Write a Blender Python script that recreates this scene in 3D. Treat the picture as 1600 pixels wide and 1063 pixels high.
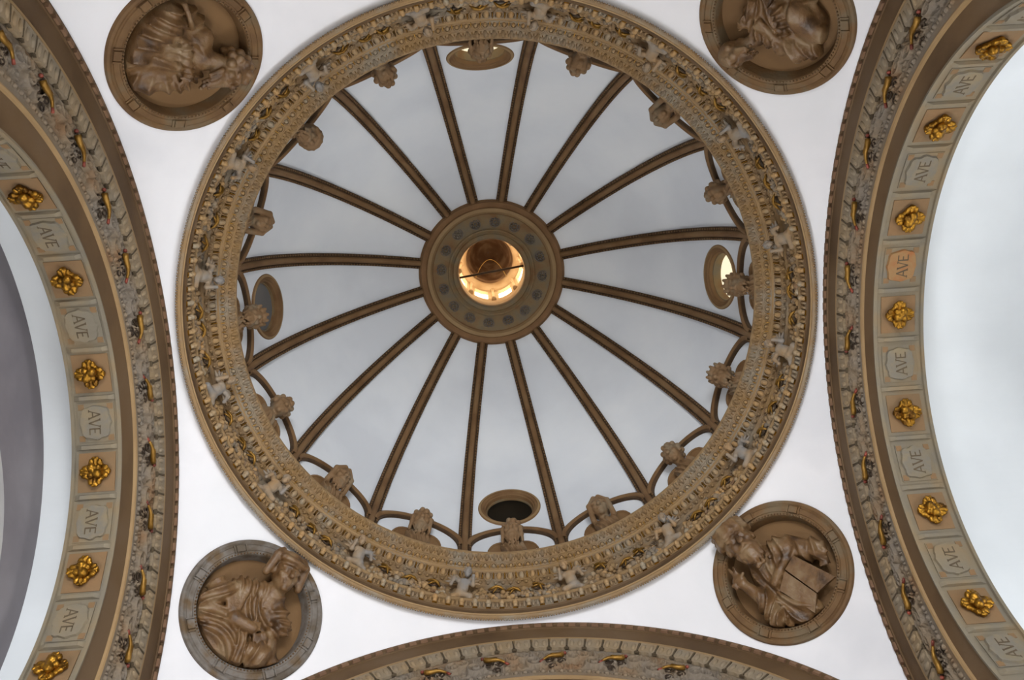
import bpy, math, random
import numpy as np
from mathutils import Matrix, Vector
for o in list(bpy.data.objects): bpy.data.objects.remove(o)
SC = bpy.context.scene; COL = SC.collection
PI = math.pi
S = 4.0; Z0 = 1.6                 # radius of the dome ring in metres, eye height
def W(x, y, z): return Vector((S*x, S*y, Z0+S*z))     # ring-radius units above the eye -> metres
ORD = ['first', 'second', 'third', 'fourth', 'fifth', 'sixth', 'seventh', 'eighth']

# ------------------------------------------------------------------ camera
R = [[0.997315324, 0.061234034, -0.040156403], [-0.067210622, 0.983141255, -0.170047051], [0.029066750, 0.172289467, 0.984617420]]
cd = bpy.data.cameras.new('camera'); cam = bpy.data.objects.new('camera', cd); COL.objects.link(cam)
m = Matrix.Identity(4)
for i in range(3):
    m[i][0] = R[0][i]; m[i][1] = -R[1][i]; m[i][2] = -R[2][i]
m.translation = W(-0.0508295, -0.4237675, 0)
cam.matrix_world = m
cd.sensor_width = 36; cd.lens = 36*1400/1600; cd.clip_start = .05; cd.clip_end = 200
SC.camera = cam

# ------------------------------------------------------------------ light
SC.view_settings.view_transform = 'Standard'; SC.view_settings.look = 'None'
SC.view_settings.exposure = -0.8; SC.view_settings.gamma = 1.0; SC.view_settings.use_curve_mapping = False
wd = bpy.data.worlds.new('world'); SC.world = wd; wd.use_nodes = True
wd.node_tree.nodes['Background'].inputs[0].default_value = (.75, .85, 1, 1); wd.node_tree.nodes['Background'].inputs[1].default_value = .6
def area(name, loc, target, sx, sy, power, col):
    l = bpy.data.lights.new(name, 'AREA'); l.shape = 'RECTANGLE'; l.size = sx; l.size_y = sy; l.energy = power; l.color = col
    o = bpy.data.objects.new(name, l); COL.objects.link(o); o.location = loc
    o.rotation_euler = (Vector(target)-Vector(loc)).to_track_quat('-Z', 'Y').to_euler(); return o
# daylight of the end windows in three arms; the west lamp is added
area('window_light', (9.6, 0.5, 3.4), (1, 0, 0), 3.4, 4.5, 1250, (.985, .99, 1))
area('window_light', (-.5, 9.6, 3.4), (0, 1, 0), 3.4, 4.5, 2000, (.985, .99, 1))
area('window_light', (.5, -9.6, 3.4), (0, 0, 6), 3.4, 4.5, 2500, (.985, .99, 1))
area('window_light', (-4.75, .8, 2.6), (-1, 0, 12), 2.6, 3.2, 650, (.985, .99, 1))  # upward lamp added to brighten the west vault strip and dome, no window here

# ------------------------------------------------------------------ materials
def lin(c):
    return tuple(((v/255)/12.92 if v/255 <= .04045 else ((v/255+.055)/1.055)**2.4) for v in c)+(1,)
def mat(name, cols, rough=.8, scale=1.5, bump=.0, bscale=20, metal=0., detail=5, spec=.3, lo=.35, hi=.65):
    m = bpy.data.materials.new(name); m.use_nodes = True; nt = m.node_tree; b = nt.nodes['Principled BSDF']
    b.inputs['Roughness'].default_value = rough; b.inputs['Metallic'].default_value = metal
    b.inputs['Specular IOR Level'].default_value = spec
    g = nt.nodes.new('ShaderNodeNewGeometry')
    n = nt.nodes.new('ShaderNodeTexNoise'); n.inputs['Scale'].default_value = scale; n.inputs['Detail'].default_value = detail
    nt.links.new(g.outputs['Position'], n.inputs['Vector'])
    r = nt.nodes.new('ShaderNodeValToRGB'); e = r.color_ramp.elements
    k = len(cols)
    e[0].position = lo; e[0].color = lin(cols[0]); e[1].position = hi; e[1].color = lin(cols[-1])
    for i in range(1, k-1):
        q = e.new(lo+(hi-lo)*i/(k-1)); q.color = lin(cols[i])
    nt.links.new(n.outputs['Fac'], r.inputs['Fac']); nt.links.new(r.outputs['Color'], b.inputs['Base Color'])
    if bump:
        n2 = nt.nodes.new('ShaderNodeTexNoise'); n2.inputs['Scale'].default_value = bscale; n2.inputs['Detail'].default_value = 6
        nt.links.new(g.outputs['Position'], n2.inputs['Vector'])
        bp = nt.nodes.new('ShaderNodeBump'); bp.inputs['Strength'].default_value = bump; bp.inputs['Distance'].default_value = .03
        nt.links.new(n2.outputs['Fac'], bp.inputs['Height']); nt.links.new(bp.outputs['Normal'], b.inputs['Normal'])
    return m
def emis(name, col, st):
    m = bpy.data.materials.new(name); m.use_nodes = True; b = m.node_tree.nodes['Principled BSDF']
    b.inputs['Base Color'].default_value = (.05, .05, .05, 1); b.inputs['Roughness'].default_value = .2
    b.inputs['Emission Color'].default_value = lin(col); b.inputs['Emission Strength'].default_value = st
    return m
M = {}
M['white'] = mat('white_plaster', [(214, 215, 220), (226, 226, 230), (220, 221, 225)], .9, .5, .08, 6)
M['barrel'] = mat('barrel_plaster', [(206, 211, 215), (216, 221, 225)], .9, .8, .06, 6)
M['dome'] = mat('dome_plaster', [(212, 217, 224), (222, 227, 233), (230, 234, 238)], .9, .45, .10, 5)
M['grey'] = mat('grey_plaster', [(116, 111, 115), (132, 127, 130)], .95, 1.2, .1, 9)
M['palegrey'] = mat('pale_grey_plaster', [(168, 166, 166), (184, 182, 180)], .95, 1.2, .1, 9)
M['rib'] = mat('rib_terracotta', [(104, 76, 47), (118, 89, 58), (122, 95, 64)], .75, 2.0, .15, 40)
M['ribdark'] = mat('rib_edge_terracotta', [(64, 47, 29), (80, 60, 40)], .8, 5, .2, 40)
M['fascia'] = mat('brown_fascia', [(80, 60, 38), (94, 72, 47), (98, 78, 56)], .75, 1.1, .1, 14)
M['mould'] = mat('tan_moulding', [(136, 110, 76), (148, 122, 86)], .7, 2, .1, 20)
M['terra'] = mat('weathered_terracotta', [(140, 112, 74), (134, 110, 80), (136, 124, 106)], .75, 2.2, .25, 30)
M['terra2'] = mat('warm_terracotta', [(164, 130, 86), (156, 128, 90), (148, 136, 116)], .7, 3.0, .2, 35)
M['stucco'] = mat('grey_stucco', [(122, 92, 64), (122, 106, 86), (116, 106, 94)], .8, 2.2, .3, 30, lo=.3, hi=.62)
M['dentil'] = mat('dentil_terracotta', [(112, 84, 64), (124, 96, 72)], .8, 4)
M['puttostone'] = mat('putto_terracotta', [(150, 122, 88), (140, 124, 104), (128, 124, 120)], .65, 3.5, .2, 30)
M['tongue'] = mat('leaf_stucco', [(140, 120, 92), (132, 120, 102)], .8, 3, .25, 30)
M['stone'] = mat('panel_stone', [(122, 106, 82), (116, 106, 88), (110, 103, 90)], .8, 3, .15, 20)
M['ochre'] = mat('ochre_stone', [(122, 94, 64), (114, 92, 66)], .8, 4, .1, 20)
M['blue'] = mat('blue_grey_stone', [(116, 105, 84), (109, 103, 92), (122, 109, 86)], .75, 4, .2, 20)
M['rust'] = mat('rust_orange_stone', [(138, 88, 50), (134, 104, 68), (140, 78, 36)], .75, 3.2, .2, 20)
M['letter'] = mat('letter_cut', [(76, 64, 48), (86, 74, 56)], .85, 5)
M['medal'] = mat('medallion_terracotta', [(92, 68, 42), (106, 80, 52), (110, 92, 68)], .6, 2.6, .2, 30, spec=.45)
M['medalrim'] = mat('medallion_rim_terracotta', [(94, 69, 43), (108, 81, 51), (106, 90, 68)], .7, 3.5, .2, 30)
M['medalgrey'] = mat('greyed_rim_terracotta', [(88, 78, 66), (112, 106, 100), (96, 78, 56)], .75, 4, .2, 30)
M['plate'] = mat('medallion_ground', [(106, 79, 49), (116, 87, 54)], .7, 1.6, .1, 20)
M['figure'] = mat('figure_terracotta', [(62, 42, 23), (104, 76, 46), (124, 102, 74)], .42, 4.5, .35, 22, spec=.45, lo=.32, hi=.68)
M['bust'] = mat('bust_terracotta', [(112, 86, 58), (126, 99, 70), (122, 106, 84)], .7, 4, .2, 30)
M['gold'] = mat('gilding', [(112, 78, 20), (156, 112, 34), (84, 54, 12)], .33, 6, .3, 30, metal=.85, spec=.5)
M['golddull'] = mat('worn_gilding', [(112, 80, 28), (146, 110, 50)], .42, 8, .2, 30, metal=.6)
M['red'] = mat('red_paint', [(92, 42, 32), (136, 66, 50)], .4, 8)
M['lantern'] = mat('lantern_plaster', [(196, 164, 122), (212, 182, 140), (220, 196, 156)], .7, 3, .2, 14)
M['cap'] = mat('lantern_cap_plaster', [(136, 104, 76), (160, 128, 98), (200, 172, 138)], .85, 2.6, .3, 10)
M['ringband'] = mat('lantern_ring_terracotta', [(118, 88, 56), (122, 102, 72), (110, 100, 82)], .75, 3, .15, 30)
M['ringbrown'] = mat('lantern_ring_brown', [(112, 82, 52), (126, 94, 62)], .75, 3, .15, 30)
M['flower'] = mat('flower_stucco', [(96, 90, 86), (112, 102, 90)], .8, 6, .2, 30)
M['iron'] = mat('iron', [(50, 38, 28), (62, 48, 34)], .6, 6)
M['floor'] = mat('floor_stone', [(196, 188, 176), (208, 200, 190)], .6, 2)
M['pane_bright'] = emis('daylit_pane', (255, 240, 205), 1.9)
M['pane_lantern'] = emis('lantern_daylight', (255, 238, 208), 7.0)
M['pane_grey'] = emis('dim_grey_pane', (150, 152, 154), .16)
M['pane_dark'] = mat('dark_glass', [(16, 16, 13), (22, 22, 18)], .3, 3, spec=.15)

# ------------------------------------------------------------------ helpers
def link(name, me, parent=None, mw=None):
    o = bpy.data.objects.new(name, me); COL.objects.link(o)
    if parent is not None: o.parent = parent
    if mw is not None: o.matrix_local = mw
    return o
def tag(o, label=None, cat=None, group=None, kind=None):
    for k, v in (('label', label), ('category', cat), ('group', group), ('kind', kind)):
        if v: o[k] = v
    return o
def thing(name, label, cat, mw, group=None):
    o = bpy.data.objects.new(name, None); COL.objects.link(o); o.empty_display_size = .1; o.matrix_world = mw
    return tag(o, label, cat, group)
def frame(loc, zd, yd):                       # local z = zd, local y as near yd as can be
    z = Vector(zd).normalized(); y = Vector(yd); y = (y-z*y.dot(z)).normalized(); x = y.cross(z)
    m = Matrix.Identity(4)
    for i in range(3): m[i][0] = x[i]; m[i][1] = y[i]; m[i][2] = z[i]; m[i][3] = loc[i]
    return m
def mesh(name, v, f, mats, mi=None, smooth=True):
    me = bpy.data.meshes.new(name); me.from_pydata([tuple(map(float, p)) for p in v], [], [tuple(map(int, q)) for q in f])
    for q in mats: me.materials.append(q)
    if mi is not None: me.polygons.foreach_set('material_index', np.array(mi, dtype=np.int32))
    if isinstance(smooth, bool): me.polygons.foreach_set('use_smooth', [smooth]*len(me.polygons))
    else: me.polygons.foreach_set('use_smooth', list(smooth))
    me.update(); return me
class MB:
    def __init__(s, *mats): s.v = []; s.f = []; s.mi = []; s.sm = []; s.mats = list(mats)
    def add(s, v, f, mi=0, sm=True):
        o = len(s.v); s.v += [tuple(p) for p in v]; s.f += [tuple(i+o for i in q) for q in f]; s.mi += [mi]*len(f); s.sm += [sm]*len(f); return s
    def ell(s, c, r, mi=0, n=8, k=5, rot=None, half=False):
        v = []; f = []
        for j in range(k+1):
            th = PI*j/k if not half else PI/2*j/k
            for i in range(n):
                a = 2*PI*i/n; p = Vector((r[0]*math.sin(th)*math.cos(a), r[1]*math.sin(th)*math.sin(a), r[2]*math.cos(th)))
                if rot is not None: p = rot @ p
                v.append((c[0]+p[0], c[1]+p[1], c[2]+p[2]))
        for j in range(k):
            for i in range(n):
                a, b = j*n+i, j*n+(i+1) % n
                q = (a, a+n, b+n, b)
                if j == 0: q = (a, a+n, b+n)
                elif j == k-1 and not half: q = (a, a+n, b)
                f.append(q)
        return s.add(v, f, mi)
    def box(s, c, h, mi=0, taper=1., rot=None):
        v = []
        for z in (-1, 1):
            t = taper if z > 0 else 1
            for x, y in ((-1, -1), (1, -1), (1, 1), (-1, 1)):
                p = Vector((x*h[0]*t, y*h[1]*t, z*h[2]))
                if rot is not None: p = rot @ p
                v.append((c[0]+p[0], c[1]+p[1], c[2]+p[2]))
        return s.add(v, [(3, 2, 1, 0), (4, 5, 6, 7), (0, 1, 5, 4), (1, 2, 6, 5), (2, 3, 7, 6), (3, 0, 4, 7)], mi, False)
    def tube(s, pts, rad, mi=0, n=6, close=False):
        pts = [Vector(p) for p in pts]; v = []; f = []; L = len(pts)
        rs = rad if isinstance(rad, (list, tuple)) else [rad]*L
        up = Vector((0.123, .31, 1)).normalized()
        for i, p in enumerate(pts):
            if close: t = pts[(i+1) % L]-pts[i-1]
            else: t = pts[min(i+1, L-1)]-pts[max(i-1, 0)]
            t.normalize(); a = t.cross(up); a = a.normalized() if a.length > 1e-6 else t.orthogonal().normalized(); b = t.cross(a)
            for k in range(n):
                q = p+(a*math.cos(2*PI*k/n)+b*math.sin(2*PI*k/n))*rs[i]; v.append(tuple(q))
        for i in range(L if close else L-1):
            for k in range(n):
                j = (i+1) % L
                f.append((i*n+k, i*n+(k+1) % n, j*n+(k+1) % n, j*n+k))
        if not close: f += [tuple(range(n-1, -1, -1)), tuple((L-1)*n+k for k in range(n))]
        return s.add(v, f, mi)
    def poly(s, pts, z0, z1, mi=0, inset=1.):     # extruded outline
        n = len(pts); v = [(x, y, z0) for x, y in pts]+[(x*inset, y*inset, z1) for x, y in pts]
        f = [tuple(range(n, 2*n))]+[(i, (i+1) % n, n+(i+1) % n, n+i) for i in range(n)]
        return s.add(v, f, mi, False)
    def mesh(s, name): return mesh(name, s.v, s.f, s.mats, s.mi, s.sm)
    def build(s, name, parent=None, mw=None): return link(name, s.mesh(name), parent, mw)
def lathe(prof, n=256, mats=None, closed=False, mis=None, smooth=False, world=True, name='lathe'):
    # prof: (r,z) in units (world) or metres (local)
    v = []; f = []; mi = []; k = len(prof)
    a = np.arange(n)*2*PI/n
    for r, z in prof:
        for t in a:
            v.append((S*r*math.cos(t), S*r*math.sin(t), Z0+S*z) if world else (r*math.cos(t), r*math.sin(t), z))
    rng = range(k) if closed else range(k-1)
    for j in rng:
        j2 = (j+1) % k
        for i in range(n):
            i2 = (i+1) % n
            f.append((j*n+i, j*n+i2, j2*n+i2, j2*n+i)); mi.append(mis[j] if mis else 0)
    return mesh(name, v, f, mats, mi, smooth)

# signed distance modelling of carved figures -> one continuous mesh
class SDF:
    def __init__(s, k=.02): s.p = []; s.k = k
    def E(s, c, r, rot=None, fold=None, k=None, sub=False): s.p.append(('E', np.array(c, float), np.array(r, float)*np.ones(3), rot, fold, k, sub)); return s
    def C(s, a, b, r0, r1=None, fold=None, k=None, sub=False): s.p.append(('C', np.array(a, float), np.array(b, float), (r0, r0 if r1 is None else r1), fold, k, sub)); return s
    def B(s, c, h, rot=None, rad=.01, k=None): s.p.append(('B', np.array(c, float), np.array(h, float), rot, rad, k, False)); return s
    def ev(s, P):
        D = np.full(P.shape[:-1], 9., np.float32)
        for q in s.p:
            if q[0] == 'E':
                x = P-q[1].astype(np.float32)
                if q[3] is not None: x = x @ np.array(q[3], np.float32)
                r = q[2].astype(np.float32)
                k0 = np.sqrt(((x/r)**2).sum(-1))+1e-4; k1 = np.sqrt(((x/(r*r))**2).sum(-1))+1e-4/r.min()
                d = k0*(k0-1)/k1; fold = q[4]
            elif q[0] == 'C':
                a = q[1].astype(np.float32); ba = (q[2]-q[1]).astype(np.float32); x = P-a
                t = np.clip((x @ ba)/max(float(ba @ ba), 1e-9), 0, 1)
                d = np.sqrt(((x-t[..., None]*ba)**2).sum(-1))-(q[3][0]+(q[3][1]-q[3][0])*t); fold = q[4]
            else:
                x = P-q[1].astype(np.float32)
                if q[3] is not None: x = x @ np.array(q[3], np.float32)
                e = np.abs(x)-q[2].astype(np.float32)+q[4]
                d = np.sqrt((np.maximum(e, 0)**2).sum(-1))+np.minimum(e.max(-1), 0)-q[4]; fold = None
            if fold is not None:
                fd, fr, am = np.array(fold[0], np.float32), fold[1], fold[2]
                ph = P @ fd*fr+1.3*np.sin(P[..., 0]*fr*.31+1.)+1.1*np.sin(P[..., 1]*fr*.37+2.)
                d = d+am*2.0*(np.abs(np.sin(ph))*1.6-.6)
            k = q[5] or s.k
            if q[6]:
                h = np.clip(.5-.5*(D+d)/k, 0, 1); D = D*(1-h)+(-d)*h+k*h*(1-h)
            else:
                h = np.clip(.5+.5*(d-D)/k, 0, 1); D = d*(1-h)+D*h-k*h*(1-h)
        return D
    def mesh(s, name, lo, hi, step, mats, cut=None):
        lo = np.array(lo, np.float32); hi = np.array(hi, np.float32)
        n = np.ceil((hi-lo)/step).astype(int)+1
        ax = [lo[i]+step*np.arange(n[i], dtype=np.float32) for i in range(3)]
        P = np.stack(np.meshgrid(*ax, indexing='ij'), -1)
        F = s.ev(P)
        if cut is not None: F = np.maximum(F, cut-P[..., 2])
        F[0] = F[-1] = 1; F[:, 0] = F[:, -1] = 1; F[:, :, 0] = F[:, :, -1] = 1
        I = F < 0
        c = [I[a:I.shape[0]-1+a, b:I.shape[1]-1+b, d:I.shape[2]-1+d] for a in (0, 1) for b in (0, 1) for d in (0, 1)]
        cnt = sum(x.astype(np.int8) for x in c); act = (cnt > 0) & (cnt < 8)
        idx = np.full(act.shape, -1, np.int64); ii = np.argwhere(act); idx[act] = np.arange(len(ii))
        acc = np.zeros((len(ii), 3)); num = np.zeros(len(ii))
        for a0 in range(8):
            for axb in range(3):
                b0 = [(a0 >> 2) & 1, (a0 >> 1) & 1, a0 & 1]
                if b0[axb]: continue
                b1 = list(b0); b1[axb] = 1
                f0 = F[ii[:, 0]+b0[0], ii[:, 1]+b0[1], ii[:, 2]+b0[2]]; f1 = F[ii[:, 0]+b1[0], ii[:, 1]+b1[1], ii[:, 2]+b1[2]]
                x = (f0 < 0) != (f1 < 0); t = np.where(x, f0/np.where(x, f0-f1, 1), 0)
                pt = ii+np.array(b0); pt = pt.astype(float); pt[:, axb] += t
                acc[x] += pt[x]; num[x] += 1
        V = lo+step*acc/num[:, None]
        Q = []
        for axb in range(3):
            u, w = [(1, 2), (2, 0), (0, 1)][axb]
            A0 = np.take(I, range(0, I.shape[axb]-1), axb); A1 = np.take(I, range(1, I.shape[axb]), axb)
            e = np.argwhere(A0 != A1)
            e = e[(e[:, u] > 0) & (e[:, w] > 0) & (e[:, u] < I.shape[u]-1) & (e[:, w] < I.shape[w]-1)]
            s0 = I[e[:, 0], e[:, 1], e[:, 2]]
            def g(du, dw):
                q = e.copy(); q[:, u] -= du; q[:, w] -= dw; return idx[q[:, 0], q[:, 1], q[:, 2]]
            q = np.stack([g(1, 1), g(0, 1), g(0, 0), g(1, 0)], 1)
            q[~s0] = q[~s0][:, ::-1]; Q.append(q)
        Q = np.concatenate(Q); Q = Q[(Q >= 0).all(1)]
        me = bpy.data.meshes.new(name)
        me.vertices.add(len(V)); me.vertices.foreach_set('co', V.astype(np.float32).ravel())
        me.loops.add(len(Q)*4); me.loops.foreach_set('vertex_index', Q.ravel().astype(np.int32))
        me.polygons.add(len(Q)); me.polygons.foreach_set('loop_start', np.arange(0, len(Q)*4, 4, dtype=np.int32))
        me.polygons.foreach_set('use_smooth', [True]*len(Q))
        for q in mats: me.materials.append(q)
        me.update(calc_edges=True); me.validate(); return me
def basis(up, fwd):
    u = Vector(up).normalized(); f = Vector(fwd); f = (f-u*f.dot(u)).normalized(); r = u.cross(f)
    return np.array([[r[0], u[0], f[0]], [r[1], u[1], f[1]], [r[2], u[2], f[2]]])
def add_head(sd, c, up, fwd, h, beard=0, hair='curls', seed=0, k=None):
    """a head of height h: brow, eyes, nose, mouth, ears, with hair / beard / headwear"""
    Bm = basis(up, fwd); rnd = random.Random(seed); k = k or .05*h
    T = lambda x, y, z: np.array(c)+Bm @ (np.array((x, y, z))*h)
    E = lambda p, r, **q: sd.E(T(*p), np.array(r)*h, rot=Bm, k=q.pop('k', k), **q)
    Cc = lambda a, b, r0, r1=None, **q: sd.C(T(*a), T(*b), r0*h, (r0 if r1 is None else r1)*h, k=q.pop('k', k), **q)
    E((0, .12, -.06), (.36, .40, .42)); E((0, -.14, .08), (.28, .36, .32))
    E((.18, -.08, .24), (.12, .12, .12)); E((-.18, -.08, .24), (.12, .12, .12)); E((0, -.40, .28), (.11, .10, .10))
    for s in (-1, 1):
        E((s*.14, .04, .40), (.085, .06, .09), sub=True, k=.03*h); E((s*.14, .035, .30), (.07, .055, .07), k=.02*h)
        Cc((s*.05, .13, .38), (s*.25, .12, .28), .045); E((s*.36, 0, -.02), (.05, .11, .08))
    Cc((0, .10, .38), (0, -.09, .48), .04, .075); E((0, -.11, .45), (.085, .05, .06))
    if beard < 2:
        Cc((-.10, -.235, .36), (.10, -.235, .36), .035, k=.02*h); Cc((-.08, -.295, .35), (.08, -.295, .35), .038, k=.02*h)
    if beard:
        for i in range(9):
            x = -.27+.0675*i; L = .28+.16*beard*(1-abs(x)/.32)
            Cc((x, -.26-.1*(1-abs(x)/.3), .10+.24*(1-(x/.3)**2)), (x*.8+rnd.uniform(-.05, .05), -.40-L*.6+.05*(i % 2), .20+.08*(i % 2)+.1*(1-abs(x)/.3)), .07, .045, k=.022*h)
            E((x*.85, -.36-.2*(i % 3), .24+.1*(1-abs(x)/.3)), (.06, .06, .06), k=.015*h)
        for s in (-1, 1): Cc((s*.02, -.19, .41), (s*.17, -.26, .32), .04, .03, k=.02*h)
    if hair in ('curls', 'long', 'short', 'crown'):
        n = 46
        for i in range(n):
            y = 1-2*(i+.5)/n; t = i*2.39996; rr = math.sqrt(max(0, 1-y*y)); x, z = rr*math.cos(t), rr*math.sin(t)
            if z > .42 and y < .42: continue
            if y < -.45: continue
            q = .075 if hair == 'short' else .115
            E((x*.38, .12+y*.42, -.06+z*.43), (q, q, q), k=.035*h)
    if hair == 'long':
        for s in (-1, 1):
            for j in range(4): Cc((s*(.36-.02*j), .1, .12-.12*j), (s*(.40-.03*j), -.55-.05*(j % 2), .10-.12*j), .085, .06, k=.03*h)
    if hair == 'crown':
        for i in range(11):
            t = 2*PI*i/11; Cc((.36*math.sin(t), .34, -.06+.38*math.cos(t)), (.40*math.sin(t), .50, -.06+.43*math.cos(t)), .10, .06, k=.03*h)
    if hair == 'hood':
        for s in (-1, 1):
            Cc((s*.1, .54, .1), (s*.40, .2, .12), .10, .09); Cc((s*.40, .2, .12), (s*.42, -.5, .02), .10, .12)
        E((0, .18, -.18), (.45, .47, .42))
    if hair == 'hat':
        E((0, .34, -.02), (.46, .14, .46)); E((0, .48, -.06), (.42, .20, .38)); Cc((-.34, .36, .26), (.34, .36, .26), .09)
        for s in (-1, 1): Cc((s*.44, .42, .08), (s*.52, -.12, -.04), .13, .11); Cc((s*.36, .58, 0), (s*.46, .40, .05), .12, .12)
    if hair == 'turban':
        for j in range(4): 
            t = .5*j
            pts = [(.40*math.cos(a), .22+.10*j+.05*math.sin(a+t*2), -.05+.42*math.sin(a)) for a in np.linspace(0, 2*PI, 13)]
            for a, b in zip(pts[:-1], pts[1:]): Cc(a, b, .085-.01*j, k=.03*h)
        E((0, .45, -.05), (.32, .2, .34))

# ------------------------------------------------------------------ setting
A = 1.02; ZC = 1.6985; RA = 1.0766; RS = 1.48306
GF = -Z0/S                                   # the floor, in units
SIDES = {'west': ((-1, 0), (0, 1)), 'east': ((1, 0), (0, 1)), 'south': ((0, 1), (1, 0)), 'north': ((0, -1), (1, 0))}
PLACE = {'west': 'left', 'east': 'right', 'south': 'lower', 'north': 'upper'}
ARCH = {'west': dict(ro=1.068, fo=.945, om=.745, co=.643, w=.134, br=.756, end=.262), 'east': dict(ro=1.079, fo=.968, om=.80, co=.716, w=.145, br=.79, end=1.55),
        'south': dict(ro=1.077, fo=.968, om=.755, co=.66, w=.14, br=.76, end=1.55), 'north': dict(ro=1.077, fo=.968, om=.755, co=.66, w=.14, br=.76, end=1.55)}
def apos(side, w, r, t, dc=0.):
    d, e = SIDES[side]
    if abs(t) <= PI/2: y, z = r*math.sin(t)+dc, ZC+r*math.cos(t)
    else: y, z = math.copysign(r, t)+dc, ZC-(abs(t)-PI/2)*(ZC-GF)
    return W(d[0]*(A+w)+e[0]*y, d[1]*(A+w)+e[1]*y, z)
TT = [-PI/2-1, -PI/2-.5]+list(np.linspace(-PI/2, PI/2, 121))+[PI/2+.5, PI/2+1]
def sweep(side, prof, mis, mats, name, smooth=False):
    v = []; f = []; mi = []; n = len(TT); flip = side in ('east', 'north')
    for r, w in prof:
        for t in TT: v.append(apos(side, w, r, t))
    if side in ('south', 'north'): flip = not flip
    for j in range(len(prof)-1):
        for i in range(n-1):
            q = (j*n+i, j*n+i+1, (j+1)*n+i+1, (j+1)*n+i)
            f.append(q[::-1] if flip else q); mi.append(mis[j])
    return mesh(name, v, f, mats, mi, smooth)
fl = MB(M['floor']); fl.box((0, 0, -.1), (12, 12, .1)); tag(fl.build('floor'), 'pale stone floor under the crossing', kind='structure')
for sd_ in SIDES:
    q = ARCH[sd_]; d, e = SIDES[sd_]
    tag(link('ceiling', sweep(sd_, [(q['co'], q['w']), (q['br'], q['w']), (q['br'], q['end'])], [0, 0], [M['barrel']], 'barrel_vault')),
        'smooth white barrel vault beyond the %s arch' % PLACE[sd_], kind='structure')
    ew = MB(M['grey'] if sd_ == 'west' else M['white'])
    c = W(d[0]*(A+q['end']+.02), d[1]*(A+q['end']+.02), 0); hh = 1.0*S
    ew.box((c[0], c[1], 6.2), (abs(e[0])*hh+abs(d[0])*.08, abs(e[1])*hh+abs(d[1])*.08, 6.4))
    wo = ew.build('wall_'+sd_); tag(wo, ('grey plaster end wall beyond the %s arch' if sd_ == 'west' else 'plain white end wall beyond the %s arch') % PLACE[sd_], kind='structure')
    if sd_ == 'west':
        v = []; n = 49; f = []
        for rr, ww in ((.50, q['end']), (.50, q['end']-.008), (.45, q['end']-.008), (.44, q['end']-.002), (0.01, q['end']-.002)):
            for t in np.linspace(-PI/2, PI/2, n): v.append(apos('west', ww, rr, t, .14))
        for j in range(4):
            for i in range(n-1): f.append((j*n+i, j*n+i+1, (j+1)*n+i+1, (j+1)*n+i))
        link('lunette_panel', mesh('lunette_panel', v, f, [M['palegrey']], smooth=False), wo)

# pendentives
CORN = {'northwest': (-1, -1), 'northeast': (1, -1), 'southwest': (-1, 1), 'southeast': (1, 1)}
CPL = {'northwest': 'upper left', 'northeast': 'upper right', 'southwest': 'lower left', 'southeast': 'lower right'}
for nm, (sx, sy) in CORN.items():
    v = []; f = []; n = 161; k = 71
    mc = W(sx*.829, sy*.829, 2.609)
    for i in range(n):
        ph = PI/2*i/(n-1); rm = (A+.004)/max(math.cos(ph), math.sin(ph))
        for j in range(k):
            r = .999+(rm-.999)*j/(k-1); v.append(W(sx*r*math.cos(ph), sy*r*math.sin(ph), ZC+math.sqrt(RS*RS-r*r)))
    for i in range(n-1):
        for j in range(k-1):
            q = (i*k+j, (i+1)*k+j, (i+1)*k+j+1, i*k+j+1)
            if (sum((v[x] for x in q), Vector())/4-mc).length < S*.224*.955: continue
            f.append(q if sx*sy > 0 else q[::-1])
    tag(link('wall_'+nm, mesh('pendentive', v, f, [M['white']])), 'white plaster pendentive around the %s medallion' % CPL[nm], kind='structure')

# dome shell with holes for the four oculi and the lantern
DB, DZ, DR = 1.24, 3.2, .955
def dome_r(z): return DR*math.sqrt(max(0, 1-((z-DZ)/DB)**2))
def dome_z(r): return DZ+DB*math.sqrt(max(0, 1-(r/DR)**2))
def dome_n(az, z):                          # unit normal towards the room
    r = dome_r(z); n = Vector((-r/DR**2*math.cos(az), -r/DR**2*math.sin(az), -(z-DZ)/DB**2)); return n.normalized()
OC_Z, OC_R = 3.565, .132
OC = {}
for i, az in enumerate((-90, 0, 90, 180)):
    a = math.radians(az); OC[i] = (a, W(dome_r(OC_Z)*math.cos(a), dome_r(OC_Z)*math.sin(a), OC_Z), dome_n(a, OC_Z))
na, nz = 512, 110; v = []; f = []
zs = [3.05+.15*i/8 for i in range(8)]+[DZ+DB*math.sin(t) for t in np.linspace(0, math.asin((dome_z(.335)-DZ)/DB), nz-8)]
for z in zs:
    for i in range(na):
        a = 2*PI*i/na; v.append(W(dome_r(max(z, DZ))*math.cos(a), dome_r(max(z, DZ))*math.sin(a), z))
for j in range(nz-1):
    for i in range(na):
        q = (j*na+i, j*na+(i+1) % na, (j+1)*na+(i+1) % na, (j+1)*na+i)
        c = sum((v[x] for x in q), Vector())/4
        if min((c-OC[o][1]).length for o in OC) < S*(OC_R-.018): continue
        f.append(q[::-1])
tag(link('ceiling', mesh('dome_shell', v, f, [M['dome']])), 'pale grey plaster shell of the ribbed dome', kind='structure')

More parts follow.
